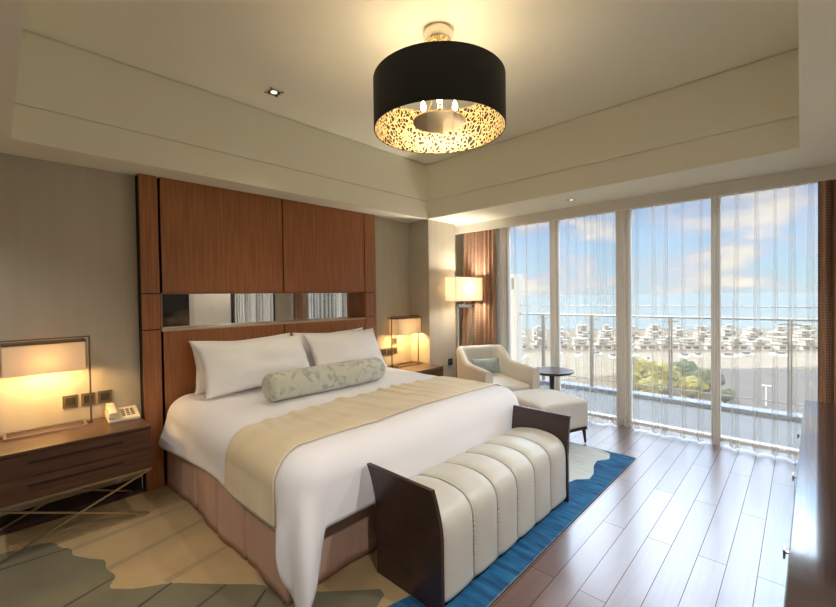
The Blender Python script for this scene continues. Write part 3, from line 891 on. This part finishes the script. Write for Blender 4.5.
def side_table():
    t = thing('side_table', 'small round dark wood side table between the armchair and the sheer curtain', 'table', (-2.135, 4.53, 0))
    R = .245
    obj('top', lathe(B(), [(0, .575), (R-.02, .575), (R, .590), (R, .602), (R-.004, .605), (0, .605)], 64), M['dark_wood'], t, smooth=True, auto=35)
    obj('stem', lathe(B(), [(0, .57), (.05, .575), (.03, .54), (.024, .3), (.026, .05), (.0, .05)], 24), M['dark_wood'], t, smooth=True, auto=50)
    obj('base', lathe(B(), [(0, .0), (.15, .0), (.15, .012), (.03, .05), (0, .05)], 40), M['dark_wood'], t, smooth=True, auto=40)
side_table()

# ------------------------------------------------------------------ console, TV and mirror on the other side wall
def console():
    t = thing('console', 'long dark glossy low console with small metal pulls along the side wall', 'console', (0, 0, 0))
    y0, y1 = -.9, 3.83
    Mr = Matrix.Rotation(radians(-1.02), 4, 'Z')
    xf = .0-.052
    def cb(*a, **k): return box(B(), *a, M=Matrix.Translation((.0, 0, 0)) @ Mr @ Matrix.Translation((-.052-.0, 0, 0)), **k)
    obj('top', cb(.0, .46, y0, y1, .722, .75, bev=.003, seg=1), M['console'], t)
    obj('case', cb(.022, .44, y0+.01, y1-.01, .06, .722), M['console'], t)
    n = 6; w = (y1-y0-.02)/n
    for k in range(n):
        a = y0+.01+w*k
        d = obj('drawer', cb(.004, .022, a+.003, a+w-.003, .43, .716, bev=.001, seg=1), M['console'], t)
        bm = cb(-.018, .004, a+w/2-.006, a+w/2+.006, .600, .606)
        box(bm, -.024, -.018, a+w/2-.022, a+w/2+.022, .588, .618, M=Matrix.Translation((.0, 0, 0)) @ Mr @ Matrix.Translation((-.052, 0, 0)))
        obj('pull', bm, M['silver'], d)
        obj('lower_door', cb(.004, .022, a+.003, a+w-.003, .07, .424, bev=.001, seg=1), M['console'], t)
    obj('kick_plate', cb(.06, .42, y0+.02, y1-.02, 0, .06), M['veneer_dark'], t)
console()
tv = thing('television', 'flat black television on the side wall, showing in the headboard mirror', 'television', (XR, 2.33, 1.25))
obj('screen', bx(-.035, -.001, -.22, .22, -.36, .36, bev=.004), M['tv'], tv)
wm = thing('wall_mirror', 'large framed mirror on the side wall, showing in the headboard mirror', 'mirror', (XR, 3.79, 1.35))
obj('frame', bx(-.02, -.001, -.47, .47, -.5, .5), M['black'], wm)
obj('mirror_glass', bx(-.024, -.0205, -.43, .43, -.46, .46), M['mirror'], wm)

# ------------------------------------------------------------------ rug
def rug():
    bm = B()
    x0, x1, y0, y1, zt = -3.70, -1.085, -.55, 3.985, .008
    box(bm, x0, x1, y0, y1, .0005, zt, bev=.002, seg=1)
    bmesh.ops.recalc_face_normals(bm, faces=bm.faces)
    for f in bm.faces: f.material_index = 6 if f.calc_center_median().x > x1-.004 or f.calc_center_median().y > y1-.004 else 0
    def patch(pts, mi, z, sm=3):
        # Chaikin smoothing
        for _ in range(sm):
            q = []
            for a, b in zip(pts, pts[1:]+pts[:1]):
                q += [(a[0]*.75+b[0]*.25, a[1]*.75+b[1]*.25), (a[0]*.25+b[0]*.75, a[1]*.25+b[1]*.75)]
            pts = q
        vs = [bm.verts.new((p[0], p[1], z)) for p in pts]
        f = bm.faces.new(vs); f.material_index = mi; f.normal_update()
        if f.normal.z < 0: f.normal_flip()
        r = bmesh.ops.triangulate(bm, faces=[f]); return r
    e = .004
    # pale part near the window side
    patch([(-1.80, 2.6), (-1.80, y1-e), (-1.10, y1-e), (-1.10, 2.6)], 1, zt+.0006, 0)
    # blue border with its wavy inner edge
    bl = [(x1+.0-e, y0+e), (x1-e, y1-e), (-1.80, y1-e), (-1.80, 3.955), (-1.55, 3.965), (-1.38, 3.975), (-1.29, 3.93), (-1.25, 3.80), (-1.32, 3.68), (-1.30, 3.55), (-1.245, 3.40), (-1.235, 3.28), (-1.31, 3.20),
          (-1.345, 3.08), (-1.28, 2.94), (-1.24, 2.80), (-1.30, 2.5), (-1.34, 2.1), (-1.30, 1.7), (-1.40, 1.45), (-1.46, 1.2), (-1.36, .8), (-1.42, .3), (-1.38, y0+e)]
    patch(bl, 5, zt+.0012, 0)
    # grey leaf shape on the near side
    gr = [(-1.37, y0+e), (-1.40, .8), (-1.46, 1.2), (-1.53, 1.36), (-1.64, 1.24), (-1.80, 1.08), (-1.96, .955), (-2.05, .93), (-2.16, .825), (-2.26, .74), (-2.41, .615), (-2.49, .48), (-2.555, .42), (-2.60, .385), (-2.64, .40), (-2.68, .43), (-2.74, .42), (-2.80, .40),
          (-2.90, .42), (-2.97, .365), (-3.06, .315), (-3.10, .29), (-3.19, .30), (-3.25, .25), (-3.34, .24), (-3.42, .15), (-3.5, y0+e)]
    patch(gr, 2, zt+.0009, 1)
    def line(p, q, w, mi, z):
        d = (Vector(q)-Vector(p)); n = Vector((-d.y, d.x)).normalized()*w/2
        p = Vector(p); q = Vector(q)
        patch([tuple(p-n), tuple(q-n*.5), tuple(q+n*.5), tuple(p+n)], mi, z, 0)
    line((-3.255, -.2), (-3.205, .285), .022, 3, zt+.0014)
    line((-2.55, .05), (-2.68, .415), .022, 3, zt+.0014)
    line((-2.28, .33), (-2.405, .62), .022, 3, zt+.0014)
    line((-2.09, .57), (-2.175, .81), .022, 3, zt+.0014)
    line((-1.87, .78), (-1.985, .93), .022, 3, zt+.0014)
    line((-2.79, .40), (-2.95, 1.0), .05, 4, zt+.0006)
    line((-2.44, .60), (-2.52, 1.0), .05, 4, zt+.0006)
    line((-3.18, .30), (-3.24, 1.0), .05, 4, zt+.0006)
    o = obj('rug', bm, [M['rug_cream'], M['rug_pale'], M['rug_grey'], M['rug_line'], M['rug_faint'], M['rug_blue'], M['rug_navy']], recalc=False)
    tag(o, 'large cream and grey rug with a wavy blue border lying under the bed and bench', 'rug')
rug()

# ------------------------------------------------------------------ outside
ZG0 = -25.
M['sand'] = mat('quay_sand', srgb(112, 92, 64), .95, c2=srgb(100, 81, 56), nscale=.08)
M['water'] = mat('marina_water', srgb(116, 98, 70), .8, c2=srgb(122, 103, 75), nscale=.05)
M['sea'] = mat('sea_water', srgb(112, 120, 120), .9, c2=srgb(117, 125, 125), nscale=.004, spec=0.)
M['lot'] = mat('car_park', srgb(80, 68, 58), .95, c2=srgb(72, 61, 52), nscale=.1)
M['villa'] = mat('villa_render', srgb(242, 236, 226), .8)
M['villa_roof'] = mat('villa_roof', srgb(176, 166, 150), .8)
M['villa_glass'] = mat('villa_window', srgb(110, 108, 106), .3)
M['leaf'] = mat('tree_leaf', srgb(104, 98, 30), .9, c2=srgb(142, 130, 50), nscale=.9, detail=6)
M['leaf2'] = mat('tree_leaf_dark', srgb(66, 76, 46), .9, c2=srgb(88, 92, 56), nscale=.9, detail=6)
M['bark'] = mat('tree_bark', srgb(96, 80, 64), .9)
def flat(name, pts, z, m):
    bm = B(); bm.faces.new([bm.verts.new((p[0], p[1], z)) for p in pts]); return struct(name, bm, m)
struct('ground', bx(-900, 700, 20, 420, ZG0-2, ZG0), M['sand'])
flat('sea', [(-3000, -600), (-172, 262), (-.5, 386), (120, 470), (4000, 2600), (4000, 9000), (-6000, 9000), (-6000, -600)], ZG0+.15, M['sea'])
flat('marina_water', [(-130, 130), (-96, 163), (0, 238), (120, 320), (120, 285), (0, 192), (-30, 160), (-60, 110)], ZG0+.1, M['water'])
flat('car_park_ground', [(-26, 168), (30, 208), (60, 208), (40, 100), (-14, 104)], ZG0+.2, M['lot'])

def villa(label, x, y, rz, w, d, h, v, group):
    t = thing('villa', label, 'house', (x, y, ZG0), rz, group)
    bm = B(); box(bm, -w/2, w/2, -d/2, d/2, 0, h*.42); box(bm, -w/2+v[0]*w, w/2-v[1]*w, -d/2+.8, d/2, h*.42, h*.74); box(bm, -w/2+v[2]*w, w/2-v[3]*w, -d/2+2., d/2, h*.74, h)
    obj('walls', bm, M['villa'], t)
    bm = B(); box(bm, -w/2-.4, w/2+.4, -d/2-.4, d/2, h*.42, h*.42+.35); box(bm, -w/2+v[0]*w-.4, w/2-v[1]*w+.4, -d/2+.4, d/2, h*.74, h*.74+.35); box(bm, -w/2+v[2]*w-.5, w/2-v[3]*w+.5, -d/2+1.4, d/2+.3, h, h+.35)
    obj('roof_slabs', bm, M['villa_roof'], t)
    for (a, b, z0, z1, yo) in ((-.42, -.08, .08, .32, 0), (.06, .42, .08, .32, 0), (-.22, .2, .47, .66, .8), (-.12, .14, .79, .93, 2.)):
        obj('window', bx(a*w, b*w, -d/2+yo-.06, -d/2+yo+.05, z0*h, z1*h), M['villa_glass'], t)
rv = random.Random(5)
rows = [((-105, 176), (6, 256), 14, 'white flat roofed waterside villa in the front row across the marina', 'villas in the front row across the marina'),
        ((-124, 206), (6, 298), 13, 'white flat roofed villa in the second row across the marina', 'villas in the second row across the marina'),
        ((-143, 236), (8, 340), 13, 'small white villa in the third row towards the sea', 'villas in the third row towards the sea')]
for (p, q, n, lab, grp) in rows:
    for k in range(n):
        s = (k+rv.uniform(.45, .49))/n
        x = p[0]+(q[0]-p[0])*s; y = p[1]+(q[1]-p[1])*s
        villa(lab, x, y, radians(rv.uniform(33, 39)), rv.uniform(7.0, 8.3), rv.uniform(5, 6), rv.uniform(4.2, 6.0), (rv.choice((0, .05, .3)), rv.choice((0, .05, .25)), rv.choice((.05, .35, .5)), rv.choice((.05, .1, .3))), grp)
def blob(bm, c, r, seed):
    b = bmesh.ops.create_icosphere(bm, subdivisions=3, radius=r, matrix=Matrix.Translation(c))
    for v in b['verts']:
        d = (v.co-Vector(c)); k = 1+.28*noise.noise(v.co*(.9)+Vector((seed, 0, 0)))+.14*noise.noise(v.co*2.3)
        v.co = Vector(c)+Vector((d.x, d.y, d.z*.85))*k
def tree(label, x, y, r, h, m, seed, group):
    t = thing('tree', label, 'tree', (x, y, ZG0), 0, group)
    bm = B(); tube(bm, (0, 0, 0), (0, 0, h-r*.6), .3, .2, 8); obj('trunk', bm, M['bark'], t)
    bm = B(); rr = random.Random(seed)
    blob(bm, (0, 0, h-r*.75), r, seed)
    for k in range(6):
        a = rr.uniform(0, 6.28); blob(bm, (r*.7*cos(a), r*.7*sin(a), h-r*rr.uniform(.6, 1.3)), r*rr.uniform(.4, .6), seed+k)
    obj('crown', bm, m, t)
trees = [(-39, 139, 3.2, 6.0, 'leaf2'), (-33, 131, 3.4, 6.8, 'leaf'), (-26.5, 123, 3.7, 7.4, 'leaf'), (-24, 135, 3.4, 6.8, 'leaf2'), (-17.5, 128, 3.2, 6.4, 'leaf2'), (-19.2, 117, 3.0, 5.8, 'leaf'),
         (-27, 112.5, 2.9, 5.2, 'leaf'), (-33.5, 119, 2.9, 5.0, 'leaf'), (-13, 119, 1.9, 3.8, 'leaf2')]
for k, (x, y, r, h, m) in enumerate(trees):
    if m == 'leaf': tree('yellow green round tree below the balcony, before the marina', x, y, r, h, M['leaf'], k*3.1, 'yellow green trees below the balcony')
    else: tree('dull green tree at the edge of the car park below', x, y, r, h, M['leaf2'], k*3.1, 'dull green trees by the car park')
rb = random.Random(9)
for k in range(12):
    s = (k+rb.uniform(.1, .8))/12
    x = -88+84*s; y = 158+68*s-rb.uniform(0, 22)
    t = thing('boat', 'small white boat moored in the marina', 'boat', (x, y, ZG0+.1), radians(rb.uniform(0, 180)), 'boats in the marina')
    obj('hull', prism(B(), [(-3, -.9), (2, -.9), (3.6, 0), (2, .9), (-3, .9)], 'z', 0, .9), M['villa'], t)
    obj('cabin', bx(-1.8, 1., -.6, .6, .9, 1.9, bev=.1), M['villa_glass'], t)
sl = thing('street_lamp', 'white T shaped street lamp standing in the grey car park below', 'street lamp', (-5.8, 122, ZG0+.2))
bm = B(); tube(bm, (0, 0, 0), (0, 0, 4.6), .16, .12, 10); obj('pole', bm, M['villa'], sl)
bm = B(); box(bm, -.9, .9, -.12, .12, 4.55, 4.75); obj('lamp_arm', bm, M['villa'], sl)

# ------------------------------------------------------------------ world sky
w = bpy.data.worlds.new('World'); scene.world = w; w.use_nodes = True
nt = w.node_tree; nt.nodes.clear()
out = nt.nodes.new('ShaderNodeOutputWorld'); bg = nt.nodes.new('ShaderNodeBackground')
tc = N(nt, 'ShaderNodeTexCoord'); sp = N(nt, 'ShaderNodeSeparateXYZ')
nt.links.new(tc.outputs['Generated'], sp.inputs[0])
rp = N(nt, 'ShaderNodeValToRGB'); e = rp.color_ramp.elements
e[0].position = 0.; e[0].color = c4(srgb(192, 222, 230)); e[1].position = .30; e[1].color = c4(srgb(142, 186, 240))
x_ = e.new(.06); x_.color = c4(srgb(178, 214, 238)); x_ = e.new(.14); x_.color = c4(srgb(160, 202, 243))
nt.links.new(sp.outputs['Z'], rp.inputs['Fac'])
mp = N(nt, 'ShaderNodeMapping'); mp.inputs['Scale'].default_value = (1., 1., 2.6); mp.inputs['Location'].default_value = (.35, .2, .1)
n1 = N(nt, 'ShaderNodeTexNoise'); n1.inputs['Scale'].default_value = 6.0; n1.inputs['Detail'].default_value = 8; n1.inputs['Roughness'].default_value = .58; n1.inputs['Distortion'].default_value = .6
nt.links.new(tc.outputs['Generated'], mp.inputs[0]); nt.links.new(mp.outputs[0], n1.inputs['Vector'])
cr = N(nt, 'ShaderNodeValToRGB'); ce = cr.color_ramp.elements
ce[0].position = .43; ce[0].color = (0, 0, 0, 1); ce[1].position = .60; ce[1].color = (1, 1, 1, 1)
nt.links.new(n1.outputs['Fac'], cr.inputs['Fac'])
cc = N(nt, 'ShaderNodeValToRGB'); k = cc.color_ramp.elements
k[0].position = .5; k[0].color = c4(srgb(206, 204, 220)); k[1].position = .7; k[1].color = c4(srgb(255, 246, 226))
nt.links.new(n1.outputs['Fac'], cc.inputs['Fac'])
mx = N(nt, 'ShaderNodeMixRGB'); nt.links.new(cr.outputs[0], mx.inputs[0]); nt.links.new(rp.outputs[0], mx.inputs[1]); nt.links.new(cc.outputs[0], mx.inputs[2])
# the upper sky is much brighter than the band near the horizon (boosted out of view to light the room)
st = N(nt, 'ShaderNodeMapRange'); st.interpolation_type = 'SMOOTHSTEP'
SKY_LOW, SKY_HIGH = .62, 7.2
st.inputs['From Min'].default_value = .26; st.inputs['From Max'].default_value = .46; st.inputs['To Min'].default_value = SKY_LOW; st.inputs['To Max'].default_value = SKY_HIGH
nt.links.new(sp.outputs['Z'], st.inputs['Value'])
# brightest towards the sea side, shaped so the added brightness enters through the windows
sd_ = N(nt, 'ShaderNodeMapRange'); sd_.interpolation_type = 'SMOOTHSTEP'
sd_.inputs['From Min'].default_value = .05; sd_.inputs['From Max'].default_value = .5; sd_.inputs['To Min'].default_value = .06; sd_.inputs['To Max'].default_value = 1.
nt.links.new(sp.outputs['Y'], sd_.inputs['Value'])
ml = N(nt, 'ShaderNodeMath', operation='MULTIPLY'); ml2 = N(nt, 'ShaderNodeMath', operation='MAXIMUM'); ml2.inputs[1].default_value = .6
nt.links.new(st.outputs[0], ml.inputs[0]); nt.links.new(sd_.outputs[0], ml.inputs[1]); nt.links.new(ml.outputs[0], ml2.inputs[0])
hz = N(nt, 'ShaderNodeMapRange'); hz.interpolation_type = 'SMOOTHSTEP'
hz.inputs['From Min'].default_value = .26; hz.inputs['From Max'].default_value = .45; hz.inputs['To Max'].default_value = .8
nt.links.new(sp.outputs['Z'], hz.inputs['Value'])
mw = N(nt, 'ShaderNodeMixRGB'); mw.inputs[2].default_value = c4(srgb(212, 232, 253))
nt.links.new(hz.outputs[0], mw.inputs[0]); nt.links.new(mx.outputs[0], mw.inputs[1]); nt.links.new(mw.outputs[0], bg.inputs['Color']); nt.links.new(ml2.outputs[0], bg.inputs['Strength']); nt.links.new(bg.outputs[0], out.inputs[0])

# ------------------------------------------------------------------ lights
def light(name, kind, loc, energy, color=(1, 1, 1), size=.05, rot=None, spot=None, blend=.6):
    l = bpy.data.lights.new(name, kind); l.energy = energy; l.color = color
    if kind == 'SUN': l.angle = size
    elif kind in ('POINT', 'SPOT'): l.shadow_soft_size = size
    if kind == 'SPOT': l.spot_size = radians(spot); l.spot_blend = blend
    o = bpy.data.objects.new(name, l); col.objects.link(o); o.location = loc
    if rot: o.rotation_euler = rot
    return o
WARM = (1., .64, .25)
for i in range(3):
    a = 2*pi*i/3+.3
    light('pendant_bulb_light', 'POINT', (-1.665+.15*cos(a), 1.975+.15*sin(a), ZC-.45), 1.7, (1, .82, .58), .03)
light('lamp_bulb_light', 'POINT', (LAMP1[0], LAMP1[1], LAMP1[2]+.47), 5.5, WARM, .05)
light('lamp_bulb_light', 'POINT', (LAMP2[0], LAMP2[1], LAMP2[2]+.47), 6.5, WARM, .05)
light('floor_lamp_light', 'POINT', (-3.29, 4.38, 1.58), 24, (1, .9, .75), .06)
light('downlight_light', 'SPOT', (-3.10, 1.61, ZC-.02), 20, (1, .86, .66), .03, (radians(0), radians(-8), 0), 80, .8)
light('downlight_light', 'SPOT', (-1.74, 4.17, ZS-.02), 8, (1, .84, .6), .03, (0, 0, 0), 80, .8)
for x, y in FILL_SPOTS:
    light('downlight_light', 'SPOT', (x, y, ZS-.02), 50 if x > 0 else 20, (1, .95, .9), .04, (0, radians(18) if x > 0 else 0, 0), 130, .9)  # added fill lamps, outside the view
light('sun', 'SUN', (0, 0, 30), 3.2, (1, .95, .86), radians(1.), (radians(42), 0, radians(-28)))

# ------------------------------------------------------------------ camera
yaw, pit, rol = radians(43.483), radians(-1.0324), radians(-.8082)
d = Vector((-sin(yaw)*cos(pit), cos(yaw)*cos(pit), sin(pit))); r = Vector((cos(yaw), sin(yaw), 0)); u = r.cross(d)
r2 = r*cos(rol)+u*sin(rol); u2 = u*cos(rol)-r*sin(rol)
cam = bpy.data.cameras.new('camera'); co = bpy.data.objects.new('camera', cam); col.objects.link(co)
Mx = Matrix((( r2.x, u2.x, -d.x, 0), (r2.y, u2.y, -d.y, 0), (r2.z, u2.z, -d.z, 1.5), (0, 0, 0, 1)))
co.matrix_world = Mx
cam.sensor_fit = 'HORIZONTAL'; cam.sensor_width = 36; cam.lens = 404.12/836*36; cam.clip_start = .02; cam.clip_end = 20000
scene.camera = co

# ------------------------------------------------------------------ view
scene.view_settings.view_transform = 'Standard'; scene.view_settings.look = 'None'
scene.view_settings.gamma = 1; scene.view_settings.use_curve_mapping = False
scene.view_settings.exposure = 1.05
try:
    scene.cycles.max_bounces = 10; scene.cycles.diffuse_bounces = 6; scene.cycles.glossy_bounces = 5
    scene.cycles.transparent_max_bounces = 16; scene.cycles.sample_clamp_indirect = 6.; scene.cycles.use_denoising = True
except Exception: pass
